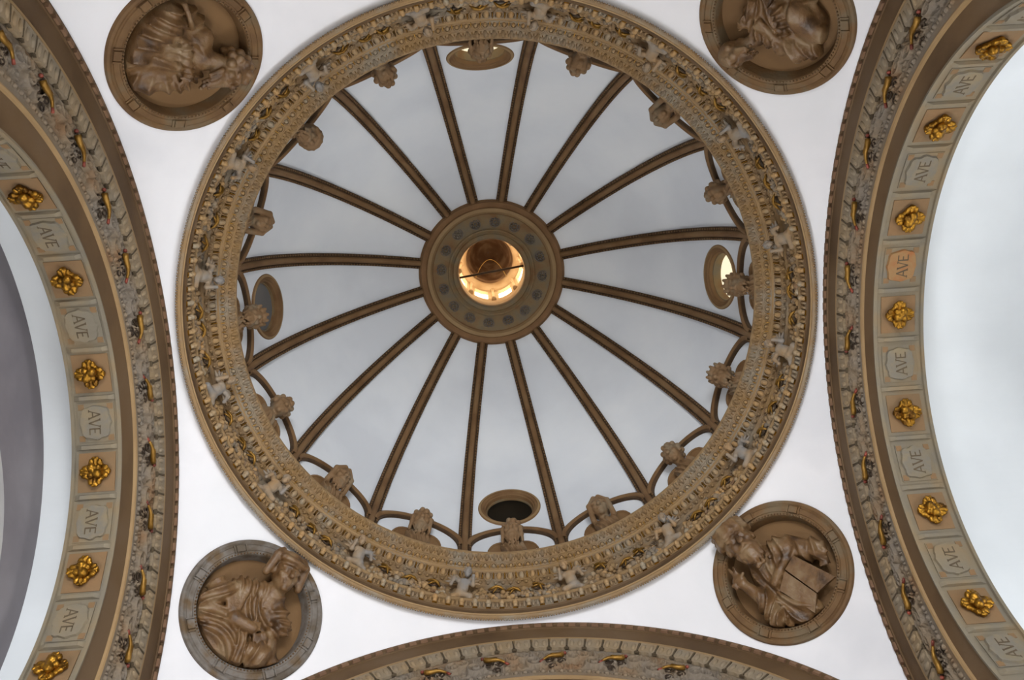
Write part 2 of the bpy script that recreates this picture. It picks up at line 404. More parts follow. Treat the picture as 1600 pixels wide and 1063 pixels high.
# ------------------------------------------------------------------ oculi
OCN = ['top', 'right', 'bottom', 'left']
PANE = ['pane_bright', 'pane_bright', 'pane_dark', 'pane_grey']
OLAB = ['round dome window at the top, mostly hidden behind a bust', 'round dome window on the right, bright with daylight',
        'round dome window at the bottom with dark glass', 'round dome window on the left with dull grey glass']
for i in OC:
    a, p, n = OC[i]; mw = frame(p, n, (0, 0, 1))
    o = tag(bpy.data.objects.new('window_%d' % (i+1), None), OLAB[i], kind='structure'); COL.objects.link(o); o.matrix_world = mw
    R_ = S*OC_R
    pr = [(R_, -.03), (R_*1.0, .03), (R_*.97, .05), (R_*.90, .055), (R_*.885, .04), (R_*.82, .03), (R_*.80, .01), (R_*.76, .0), (R_*.74, -.05)]
    link('frame', lathe(pr, 64, [M['rib'], M['mould']], mis=[0, 0, 1, 0, 0, 0, 0, 0], world=False, name='frame'), o)
    dp = .20 if PANE[i] == 'pane_bright' else .09
    link('reveal', lathe([(R_*.74, -.05), (R_*.74, -.055), (R_*.72, -.058), (R_*.71, -dp)], 64, [M['ringband'], M['iron']], mis=[0, 0, 0], world=False, name='reveal'), o)
    pm = MB(M[PANE[i]]); pm.add([(R_*.71*math.cos(2*PI*k/48), R_*.71*math.sin(2*PI*k/48), -dp+.005) for k in range(48)], [tuple(range(48))], 0, False)
    pm.build('pane', o)

# ------------------------------------------------------------------ dome ribs and lunette arches
def rel(i, per, what):                       # i counted clockwise (on the picture) from the top oculus
    q, r = divmod(i, per); return q, r
def dpt(az, z, off=0., dr=None):
    n = dome_n(az, max(z, DZ)); r = dome_r(max(z, DZ)); return W(r*math.cos(az), r*math.sin(az), z)+n*off
RIBZ = [3.10, 3.2]+list(DZ+DB*np.sin(np.linspace(.04, math.asin((dome_z(.335)-DZ)/DB), 34)))
def strip(az, lat, zlist):                  # lat: list of (sideways metres, height metres)
    v = []; f = []; k = len(lat)
    t = Vector((-math.sin(az), math.cos(az), 0))
    for z in zlist:
        n = dome_n(az, max(z, DZ)); b = dpt(az, z)
        for x, h in lat: v.append(b+t*x+n*h)
    for i in range(len(zlist)-1):
        for j in range(k-1): f.append((i*k+j, i*k+j+1, (i+1)*k+j+1, (i+1)*k+j))
    return v, f
hw = .104
for i in range(16):
    az = math.radians(-90+11.25+22.5*i); q, r = divmod(i, 4)
    o = thing('dome_rib', 'brown moulded dome rib, %s clockwise from the %s oculus' % (ORD[r], OCN[q]), 'rib', Matrix.Translation(dpt(az, 3.15)), 'brown ribs of the dome')
    inv = Matrix.Translation(-dpt(az, 3.15))
    def part(nm, lat, mt, sm):
        v, f = strip(az, lat, RIBZ); link(nm, mesh(nm, [inv @ p for p in v], f, [mt], smooth=sm), o)
    part('strap', [(-hw, -.02), (-hw, .05), (-hw*.62, .062), (-hw*.55, .045), (hw*.55, .045), (hw*.62, .062), (hw, .05), (hw, -.02)], M['ribdark'], False)
    part('ridge_roll', [(hw*.5*math.sin(t), .04+.05*math.cos(t)) for t in np.linspace(-PI/2, PI/2, 9)], M['rib'], True)
    b = MB(M['rib']); n_ = 0
    t = Vector((-math.sin(az), math.cos(az), 0)); zl = DZ+DB*np.sin(np.linspace(.02, math.asin((dome_z(.345)-DZ)/DB), 74))
    for z in zl:
        for s in (-1, 1):
            c = inv @ (dpt(az, z, .06)+t*s*hw*.8); b.ell(c, (.02, .02, .02), 0, 4, 2)
    tag(b.build('bead_edging', o), kind='stuff')
BUSTV = [0, 2, 1, 2, 4, 4, 2, 1, 0, 0, 5, 2, 4, 1, 3, 2]
BUSTL = ['bearded terracotta bust with long hair', 'hooded terracotta bust', 'curly haired terracotta bust', 'bearded terracotta bust in a turban',
         'crowned terracotta bust', 'bearded terracotta bust in a hood']
def bayname(i):
    q, r = divmod(i, 4)
    return 'under the %s oculus' % OCN[q] if r == 0 else '%s bay clockwise from the %s oculus' % (ORD[r-1], OCN[q])
for i in range(16):
    az0 = math.radians(-90+22.5*i)
    mw = frame(dpt(az0, 3.2), dome_n(az0, 3.2), (0, 0, 1)); inv = mw.inverted()
    o = thing('lunette_arch', 'curved brown lunette moulding behind the bust, '+bayname(i), 'moulding', mw, 'lunette mouldings at the foot of the dome')
    for nm, lat, mt in (('band', [(-.066, -.02), (-.066, .045), (-.04, .055), (.04, .055), (.066, .045), (.066, -.02)], M['ribdark']),
                        ('roll', [(.04*math.sin(t), .05+.03*math.cos(t)) for t in np.linspace(-PI/2, PI/2, 7)], M['rib'])):
        v = []; f = []; k = len(lat); n = 41
        for u in np.linspace(-1, 1, n):
            th = u*PI/2; az = az0+math.radians(10.6)*math.sin(th); z = 3.235+.155*math.cos(th)
            b_ = dpt(az, z); nn = dome_n(az, z)
            p2 = dpt(az0+math.radians(10.6)*math.sin(th+.01), 3.235+.155*math.cos(th+.01)); tg = (p2-b_).normalized(); sd = nn.cross(tg)
            for x, h in lat: v.append(inv @ (b_+sd*x+nn*h))
        for a in range(n-1):
            for b in range(k-1): f.append((a*k+b, (a+1)*k+b, (a+1)*k+b+1, a*k+b+1))
        link(nm, mesh(nm, v, f, [mt], smooth=(nm == 'roll')), o)

# ------------------------------------------------------------------ the drum cornice
PROF = [(1.004, 2.80), (1.0, 2.772), (.997, 2.765), (.990, 2.766), (.986, 2.768), (.986, 2.774), (.9825, 2.776), (.9835, 2.788), (.9845, 2.799), (.981, 2.807), (.985, 2.814), (.986, 2.868),
        (.979, 2.871), (.979, 2.876), (.992, 2.882), (.992, 2.988), (.982, 2.990), (.980, 3.008), (.972, 3.010), (.970, 3.014), (.962, 3.036), (.952, 3.040), (.948, 3.046), (.946, 3.046),
        (.942, 3.050), (.926, 3.056), (.921, 3.056), (.919, 3.060), (.902, 3.069), (.898, 3.071), (.897, 3.085), (.93, 3.12), (.965, 3.13)]
MI = [0]*(len(PROF)-1)
for i in (4, 5, 11, 12, 21, 28, 29): MI[i] = 2
for i in (6, 7, 8): MI[i] = 3
cor = tag(link('trim_1', lathe(PROF, 360, [M['terra'], M['terra'], M['mould'], M['fascia']], mis=MI[:len(PROF)-1], name='cornice')),
          'carved terracotta ring cornice at the foot of the dome', kind='structure')
def ringm(az, r, z, slope):                 # slope: angle of the piece's own up from the vertical towards the axis
    rad = Vector((math.cos(az), math.sin(az), 0)); up = Vector((0, 0, 1))*math.cos(slope)-rad*math.sin(slope)
    nrm = -rad*math.cos(slope)-Vector((0, 0, 1))*math.sin(slope)
    return frame(W(r*math.cos(az), r*math.sin(az), z), nrm, up)
def ring_of(name, me, n, r, z, slope, ph=0):
    for i in range(n): link(name, me, cor, ringm(2*PI*(i+ph)/n, r, z, slope))
b = MB(M['terra'])
for i in range(720): b.ell(W(.9968*math.cos(2*PI*i/720), .9968*math.sin(2*PI*i/720), 2.7635), (.0165, .0165, .026), 0, 5, 3)
tag(b.build('bead_row', cor), kind='stuff')
# palmettes: a small rounded head between two leaves, gilt line at its foot
b = MB(M['terra2'], M['gold'], M['terra'])
b.ell((0, .03, .012), (.042, .062, .05), 0, 8, 5); b.ell((0, -.045, .01), (.034, .03, .035), 0, 6, 4)
for s in (-1, 1): b.ell((s*.062, -.01, .004), (.022, .085, .028), 2, 6, 4)
b.box((0, -.096, .004), (.034, .004, .010), 1); b.ell((.091, .03, 0), (.012, .05, .02), 2, 5, 3)
ring_of('palmette', b.mesh('palmette'), 135, .9835, 2.842, 0)
# pendant drops under the egg and dart
b = MB(M['terra']); b.box((0, .02, .012), (.038, .02, .03), 0, .8); b.ell((0, -.02, .016), (.022, .032, .022), 0, 6, 4)
ring_of('drop', b.mesh('drop'), 225, .979, 3.0, .1)
# egg and dart
b = MB(M['terra2'], M['gold'], M['terra'])
b.ell((0, .0, .0), (.040, .066, .05), 0, 8, 6)
b.tube([(.062*math.sin(t), -.01-.072*math.cos(t), .014) for t in np.linspace(-2.4, 2.4, 9)], .013, 2, 4)
b.box((.081, .0, .018), (.008, .062, .02), 1, .7); b.ell((.081, -.06, .012), (.012, .02, .016), 2, 5, 3)
ring_of('egg', b.mesh('egg'), 150, .9655, 3.026, math.atan2(.010, .026)+.25)
# arched dentils
b = MB(M['terra2'], M['terra'], M['golddull'])
b.ell((0, -.012, .0), (.026, .034, .028), 0, 7, 4)
b.tube([(.045*math.sin(t), -.012+.042*math.cos(t), .012) for t in np.linspace(-1.9, 1.9, 9)], .012, 1, 4)
b.box((.061, -.025, .008), (.006, .025, .012), 2)
ring_of('arched_dentil', b.mesh('arched_dentil'), 190, .934, 3.0528, 1.22)
# leaves of the lip
b = MB(M['terra'], M['golddull'])
b.ell((0, 0, .004), (.030, .058, .022), 0, 6, 4); b.tube([(0, -.05, .016), (0, .0, .03), (0, .045, .02)], .007, 0, 4)
for s in (-1, 1): b.ell((s*.036, .018, .0), (.016, .036, .018), 0, 5, 3)
b.ell((.057, -.02, .002), (.007, .03, .012), 1, 4, 3)
ring_of('lip_leaf', b.mesh('lip_leaf'), 198, .9095, 3.065, 1.08)

# frieze: fruit swags in each bay, gilt ribbons, winged putti
random.seed(5)
def swag(seed, half):
    rnd = random.Random(seed); b = MB(M['terra'], M['terra2'], M['stucco'])
    for i in range(130):
        u = rnd.uniform(-1, 1); x = u*half; y = -.02-.06*(1-u*u)+rnd.uniform(-.12, .16)
        r = rnd.uniform(.024, .056); b.ell((x, y, r*.35+.01), (r, r*rnd.uniform(.7, 1.3), r*rnd.uniform(.7, 1.)), rnd.choice((0, 1, 2, 0)), 6, 4)
    for i in range(10):
        x = rnd.uniform(-1, 1)*half; y = rnd.uniform(-.15, .16)
        b.tube([(x+.05*math.cos(t)*(1-t/9), y+.05*math.sin(t)*(1-t/9), .035) for t in np.linspace(0, 7, 12)], .013, 2, 4)
    return b.mesh('fruit_swag')
SW = [swag(11, .62), swag(12, .62), swag(13, .62)]
rb = MB(M['golddull'], M['iron'])
rb.tube([(-.11, .05, .03), (-.06, .0, .07), (0, .01, .085), (.05, -.02, .07), (.1, -.06, .03)], [.008, .024, .018, .026, .006], 0, 6)
rb.tube([(-.08, -.06, .03), (-.03, -.03, .06), (.04, .04, .06), (.08, .07, .03)], [.006, .018, .018, .006], 0, 5)
rb.tube([(-.1, -.01, .02), (0, -.07, .03), (.1, .01, .02)], .012, 1, 4)
RB = rb.mesh('gilded_ribbon')
rnd = random.Random(9)
for i in range(16):
    a0 = -90+22.5*i
    link('fruit_swag', SW[i % 3], cor, ringm(math.radians(a0), .990, 2.937, 0))
    for da in (-4.6+rnd.uniform(-.8, .8), 0+rnd.uniform(-.8, .8), 4.6+rnd.uniform(-.8, .8)):
        link('gilded_ribbon', RB, cor, ringm(math.radians(a0+da), .984, 2.90+rnd.uniform(0, .07), 0) @ Matrix.Rotation(rnd.uniform(-.6, .6), 4, 'Z'))
def putto(seed, mir):
    sd = SDF(.018); s = -1 if mir else 1; X = lambda x, y, z: (s*x, y, z)
    sd.E(X(0, -.02, .07), (.085, .115, .075)); sd.E(X(-.03, -.11, .07), (.085, .07, .075)); sd.E(X(.01, .06, .075), (.085, .06, .06))
    add_head(sd, X(.05, .20, .115), X(.2, 1, .1), X(.3, -.35, 1), .155, 0, 'short', seed)
    sd.C(X(.075, .075, .08), X(.14, .0, .13), .036, .03); sd.C(X(.14, .0, .13), X(.13, .09, .19), .03, .022); sd.E(X(.13, .11, .2), .026)
    sd.C(X(-.075, .08, .08), X(-.14, .07, .13), .036, .03); sd.C(X(-.14, .07, .13), X(-.17, -.02, .16), .03, .022); sd.E(X(-.175, -.04, .165), .026)
    sd.C(X(-.02, -.13, .09), X(.11, -.18, .13), .055, .042); sd.C(X(.11, -.18, .13), X(.06, -.27, .10), .04, .028); sd.C(X(.06, -.28, .10), X(.10, -.29, .13), .026, .02)
    sd.C(X(-.06, -.14, .08), X(-.13, -.21, .13), .055, .042); sd.C(X(-.13, -.21, .13), X(-.14, -.29, .09), .04, .026); sd.C(X(-.14, -.29, .09), X(-.18, -.30, .11), .024, .018)
    me = sd.mesh('putto_body', (-.36, -.38, -.02), (.36, .36, .30), .0115, [M['puttostone']])
    w = MB(M['puttostone'])
    for q in (-1, 1):
        for j in range(6):
            L = .24-.028*j; a = .5+.28*j
            c = Vector((q*.06, .08, .035)); dv = Vector((q*math.cos(a-.6)*.8, math.sin(a-.6), .12))
            w.tube([c, c+dv*L*.5, c+dv*L], [.02, .03, .008], 0, 6)
    return me, w.mesh('wing')
PU = [putto(1, False), putto(2, True)]
for i in range(16):
    az = math.radians(-90+11.25+22.5*i); q, r = divmod(i, 4)
    mw = ringm(az, .980, 2.945, .62) @ Matrix.Scale(.98, 4)
    o = thing('putto', 'winged putto on the cornice frieze, %s clockwise from the %s oculus' % (ORD[r], OCN[q]), 'putto', mw, 'winged putti around the cornice frieze')
    link('body', PU[i % 2][0], o); link('wings', PU[i % 2][1], o)

# ------------------------------------------------------------------ busts at the foot of the dome
def bust(vr):
    sd = SDF(.03)
    fo = ((1, .35, 0), 34, .012)
    sd.E((0, -.08, .03), (.19, .11, .13), fold=fo); sd.C((-.13, -.05, .02), (.13, -.05, .02), .075, fold=fo); sd.E((0, -.14, .05), (.16, .09, .13), fold=fo)
    sd.C((0, -.02, .03), (0, .10, .06), .09, .08)
    hair = ['long', 'hood', 'curls', 'turban', 'crown', 'hood'][vr]; be = [2, 0, 0, 2, 1, 2][vr]
    add_head(sd, (0, .215, .10), (0, 1, .12), (.12 if vr % 2 else -.1, -.1, 1), .385, be, hair, vr)
    return sd.mesh('bust_figure', (-.36, -.32, -.2), (.36, .56, .40), .0125, [M['bust']])
BU = [bust(i) for i in range(6)]
bk = MB(M['rib'], M['iron'])
for s in (-1, 1):
    bk.poly([(s*.19+.19*math.cos(2*PI*k/20), -.05+.19*math.sin(2*PI*k/20)) for k in range(20)], -.06, .0, 0, 1.)
    bk.tube([(s*.19+.19*math.cos(2*PI*k/20), -.05+.19*math.sin(2*PI*k/20), 0) for k in range(20)], .02, 0, 5, True)
BK = bk.mesh('backing_disc')
for i in range(16):
    az = math.radians(-90+22.5*i); vr = BUSTV[i]
    mw = ringm(az, .940, 3.228, .36)
    o = thing('bust', BUSTL[vr]+', '+bayname(i), 'bust', mw, 'terracotta busts at the foot of the dome')
    link('figure', BU[vr], o)
    link('backing_disc', BK, o, Matrix.Translation((0, -.02, -.03)))

# ------------------------------------------------------------------ lantern
LO = thing('lantern', 'round lantern at the crown of the dome with lit windows and brown terracotta ring', 'lantern', Matrix.Translation(W(0, 0, 4.35)))
inv = Matrix.Translation(-W(0, 0, 4.35))
def lpart(nm, prof, mats, mis=None, sm=False, n=96):
    me = lathe(prof, n, mats, mis=mis, smooth=sm, name=nm); me.transform(inv); return link(nm, me, LO)
lpart('outer_moulding', [(.36, 4.38), (.353, 4.345), (.340, 4.328), (.325, 4.332), (.318, 4.334), (.312, 4.325), (.296, 4.325), (.288, 4.338), (.284, 4.345)],
      [M['ringbrown'], M['mould']], [0, 0, 0, 0, 0, 1, 1, 0])
lpart('flower_frieze', [(.284, 4.345), (.212, 4.36)], [M['ringband']])
ri = lpart('inner_moulding', [(.212, 4.36), (.210, 4.352), (.202, 4.350), (.190, 4.362), (.186, 4.358), (.172, 4.360), (.164, 4.368), (.162, 4.39), (.166, 4.42)],
           [M['ringband'], M['mould']], [0, 0, 0, 0, 0, 0, 1, 1])
fb = MB(M['flower'])
for k in range(8): fb.ell((.062*math.cos(2*PI*k/8), .062*math.sin(2*PI*k/8), .01), (.026, .026, .022), 0, 6, 4)
fb.ell((0, 0, .012), (.026, .026, .03), 0, 6, 4); fb.tube([(.10*math.cos(2*PI*k/16), .10*math.sin(2*PI*k/16), .004) for k in range(16)], .011, 0, 5, True)
FB = fb.mesh('rosette')
for k in range(16):
    a = 2*PI*(k+.32)/16; p = inv @ W(.248*math.cos(a), .248*math.sin(a), 4.3515)
    link('rosette', FB, LO, frame(p, (0, 0, -1), (math.cos(a), math.sin(a), 0)))
# drum with eight openings
v = []; f = []; NW = 8; zz = [4.40, 4.60, 4.655, 4.98, 5.02, 5.06]; n = 96
for z in zz:
    for k in range(n): v.append(inv @ W(.167*math.cos(2*PI*k/n), .167*math.sin(2*PI*k/n), z))
for j in range(len(zz)-1):
    for k in range(n):
        if j == 2 and (k % 12) in (2, 3, 4, 5, 6, 7, 8): continue
        f.append((j*n+k, (j+1)*n+k, (j+1)*n+(k+1) % n, j*n+(k+1) % n))
dr = link('drum', mesh('drum', v, f, [M['lantern']]), LO)
for w in range(8):
    b = MB(M['pane_lantern'], M['lantern'])
    ks = [w*12+2+x for x in range(8)]
    for k in ks:
        for z in (4.655, 4.98):
            b.v.append(tuple(inv @ W(.185*math.cos(2*PI*k/n), .185*math.sin(2*PI*k/n), z)))
    for x in range(7): b.f.append((2*x, 2*x+1, 2*x+3, 2*x+2)); b.mi.append(0); b.sm.append(False)
    def pt(k, r, z): return tuple(inv @ W(r*math.cos(2*PI*k/n), r*math.sin(2*PI*k/n), z))
    for kk in (ks[0], ks[-1]): b.add([pt(kk, .167, 4.655), pt(kk, .185, 4.655), pt(kk, .185, 4.98), pt(kk, .167, 4.98)], [(0, 1, 2, 3)], 1, False)
    for z in (4.655, 4.98):
        for x in range(7): b.add([pt(ks[x], .167, z), pt(ks[x+1], .167, z), pt(ks[x+1], .185, z), pt(ks[x], .185, z)], [(0, 1, 2, 3)], 1, False)
    b.build('lantern_window', LO)
    pb = MB(M['lantern'])                                   # colonnette between two windows
    ka = w*12-.5
    pb.tube([pt(ka, .163, 4.60), pt(ka, .160, 4.64), pt(ka, .163, 4.66), pt(ka, .163, 4.96), pt(ka, .159, 5.0), pt(ka, .163, 5.03)], [.05, .05, .03, .03, .05, .05], 0, 8)
    pb.build('colonnette', LO)
lpart('cap', [(.170, 5.05), (.155, 5.06), (.140, 5.09), (.134, 5.12), (.132, 5.3), (.10, 5.5), (.06, 5.62), (.001, 5.66)], [M['lantern'], M['cap']], [0, 0, 0, 1, 1, 1, 1], True)
b = MB(M['iron'])
b.tube([inv @ W(-.165, .035, 4.56), inv @ W(.166, -.006, 4.56)], .022, 0, 8); b.build('tie_bar', LO)
b = MB(M['golddull'])
b.tube([inv @ W(-.085+.17*t, -.0+.10*(2*t-1)**2-.02, 4.9) for t in np.linspace(0, 1, 15)], .006, 0, 5); b.build('cable', LO)

# ------------------------------------------------------------------ archivolts of the four arches
tiles = MB(M['tongue'], M['letter'])
tiles.poly([(-.104, .11), (-.104, -.06), (-.09, -.10), (-.05, -.115), (-.01, -.10), (.01, -.10), (.05, -.115), (.09, -.10), (.104, -.06), (.104, .11)], 0, .045, 0, .97)
for s in (-1, 1): tiles.ell((s*.052, .0, .042), (.034, .085, .025), 0, 6, 4)
tiles.box((.113, .02, .03), (.008, .085, .014), 1); tiles.box((.113, -.10, .03), (.032, .010, .014), 1)  # dark T bars stand in for the shaded gaps between tongues
TILE = tiles.mesh('leaf_tongue')
dn = MB(M['dentil']); dn.box((0, 0, .014), (.05, .028, .022), 0, .85); DENT = dn.mesh('dentil')
bd = MB(M['stucco']); bd.ell((0, 0, .008), (.036, .03, .026), 0, 6, 4); bd.ell((.06, 0, .006), (.012, .034, .02), 0, 5, 3); BEAD = bd.mesh('inner_bead')
def horn(mir):
    s = -1 if mir else 1
    b = MB(M['golddull'], M['red'], M['iron'], M['gold'])
    P = lambda t: (s*(-.17+.33*t), -.12+.24*t+.035*math.sin(2*PI*t), .055+.025*math.sin(PI*t))
    ts = np.linspace(.12, .84, 9); b.tube([P(t) for t in ts], [.010+.026*t for t in np.linspace(.2, 1, 9)], 0, 7)
    b.tube([(P(t)[0], P(t)[1]+.012, P(t)[2]+.014) for t in ts[3:8]], .014, 3, 5)
    b.ell(P(.92), (.026, .022, .024), 1, 6, 4); b.tube([P(.12), P(.04), (P(.0)[0]-s*.01, P(0)[1]+.03, .05)], [.016, .018, .006], 1, 6)
    for cx, cy, dd in ((.04, .10, 1), (-.07, -.02, -1), (.09, -.03, 1), (-.02, -.15, 1)):
        b.tube([(s*(cx+.055*math.cos(t*dd)*(1-t/10)), cy+.05*math.sin(t*dd)*(1-t/10), .028) for t in np.linspace(0, 7, 13)], .010, 2, 4)
    return b.mesh('gilded_horn')
HORN = [horn(False), horn(True)]
def relief(seed, ang, r0, r1):
    """carved foliage field between two horns: heights over an arc of the frieze"""
    rnd = np.random.RandomState(seed); nx, ny = 84, 30
    U, V = np.meshgrid(np.linspace(-1, 1, nx), np.linspace(0, 1, ny), indexing='ij')
    wx, wy = ang*(r0+r1)/2*S/2, (r1-r0)*S
    X, Y = U*wx, (V-.5)*wy; H = np.zeros_like(X)
    for k in range(110):
        cx, cy = rnd.uniform(-wx, wx), rnd.uniform(-wy/2, wy/2); a = rnd.uniform(0, PI); l, s = rnd.uniform(.03, .075), rnd.uniform(.014, .03)
        dx, dy = (X-cx)*math.cos(a)+(Y-cy)*math.sin(a), -(X-cx)*math.sin(a)+(Y-cy)*math.cos(a)
        g = 1-np.sqrt((dx/l)**2+(dy/s)**2); H = np.maximum(H, rnd.uniform(.03, .065)*np.sqrt(np.clip(g, 0, 1)))
    for cx, cy, dr_ in ((-.33*wx, .1*wy, 1), (.33*wx, -.1*wy, -1), (0, .22*wy, 1)):
        for t in np.linspace(0, 9, 60):
            q = .125*(1-t/11); H = np.maximum(H, .075*np.sqrt(np.clip(1-((X-cx-q*math.cos(t*dr_))**2+(Y-cy-q*math.sin(t*dr_))**2)/.022**2, 0, 1)))
    edge = np.minimum(1, np.minimum(V, 1-V)*9); H = H*edge
    return U, V, H
ARN = [relief(21, math.radians(12.4), .79, .90), relief(22, math.radians(12.4), .79, .90)]
trim_no = 2
ANG = {'west': 11.55, 'east': 11.0, 'south': 11.3}
# rosettes of gilded leaves
def petal():
    sd = SDF(.010)
    sd.E((0, .075, .03), (.062, .062, .028)); sd.E((-.042, .10, .045), (.03, .034, .028)); sd.E((.042, .10, .045), (.03, .034, .028)); sd.E((0, .132, .04), (.032, .028, .03))
    sd.C((0, .03, .05), (0, .12, .068), .013, .011)
    for q in (-1, 1): sd.C((q*.02, .05, .05), (q*.05, .125, .055), .012, .012); sd.E((q*.062, .066, .035), (.026, .026, .024)); sd.E((q*.022, .145, .06), .013)
    return sd.mesh('petal', (-.11, -.01, -.02), (.11, .19, .12), .0085, [M['gold']])
PET = petal()
sd = SDF(.012)
sd.E((0, 0, .05), (.06, .06, .05)); sd.E((-.045, .012, .085), .046); sd.E((.045, .012, .085), .046); sd.E((0, -.05, .07), (.035, .04, .035)); sd.E((0, .06, .075), (.03, .03, .03)); sd.E((0, 0, .10), .025)
BOSS = sd.mesh('boss', (-.14, -.14, -.02), (.14, .14, .17), .009, [M['gold']])
def letters():
    b = MB(M['letter'])
    def st(x0, y0, x1, y1, w):
        d = Vector((x1-x0, y1-y0, 0)); L = d.length; rot = Matrix.Rotation(math.atan2(d.y, d.x), 3, 'Z')
        b.box(((x0+x1)/2, (y0+y1)/2, 0), (L/2, w, .006), 0, 1, rot)
    st(-.128, -.06, -.088, .065, .005); st(-.088, .065, -.044, -.06, .008); st(-.112, -.018, -.066, -.018, .006)
    st(-.03, .06, .008, -.062, .008); st(.008, -.062, .046, .06, .005)
    st(.07, -.06, .07, .06, .008); st(.07, .056, .13, .056, .006); st(.07, 0, .115, 0, .006); st(.07, -.056, .134, -.056, .006)
    for x, y in ((-.128, -.06), (-.044, -.06), (-.03, .06), (.046, .06)): st(x-.014, y, x+.014, y, .004)
    return b.mesh('lettering')
LET = letters()
def cart(seed, mt):
    rnd = random.Random(seed); b = MB(mt)
    pts = []
    for k in range(40):
        t = 2*PI*k/40; c, s = math.cos(t), math.sin(t); q = (abs(c)**5+abs(s)**5)**(-.2)
        w = 1-.10*max(0, math.cos(4*t+PI))+.05*math.cos(8*t)+rnd.uniform(-.025, .025); pts.append((.178*q*c*w, .160*q*s*w))
    b.poly(pts, 0, .028, 0, .95)
    return b.mesh('cartouche')
CART = [cart(1, M['blue']), cart(2, M['blue']), cart(3, M['stone']), cart(4, M['rust'])]
slab_b = MB(M['ochre']); slab_b.box((0, 0, -.005), (.205, .19, .012), 0); SLAB = slab_b.mesh('slab'); slab_c = MB(M['stone'], M['ochre']); slab_c.box((0, 0, -.005), (.205, .19, .012), 0); SLABC = None
for s_x in (-1, 1):
    for s_y in (-1, 1): slab_c.box((s_x*.165, s_y*.15, .007), (.03, .03, .004), 1)
SLABC = slab_c.mesh('slab')
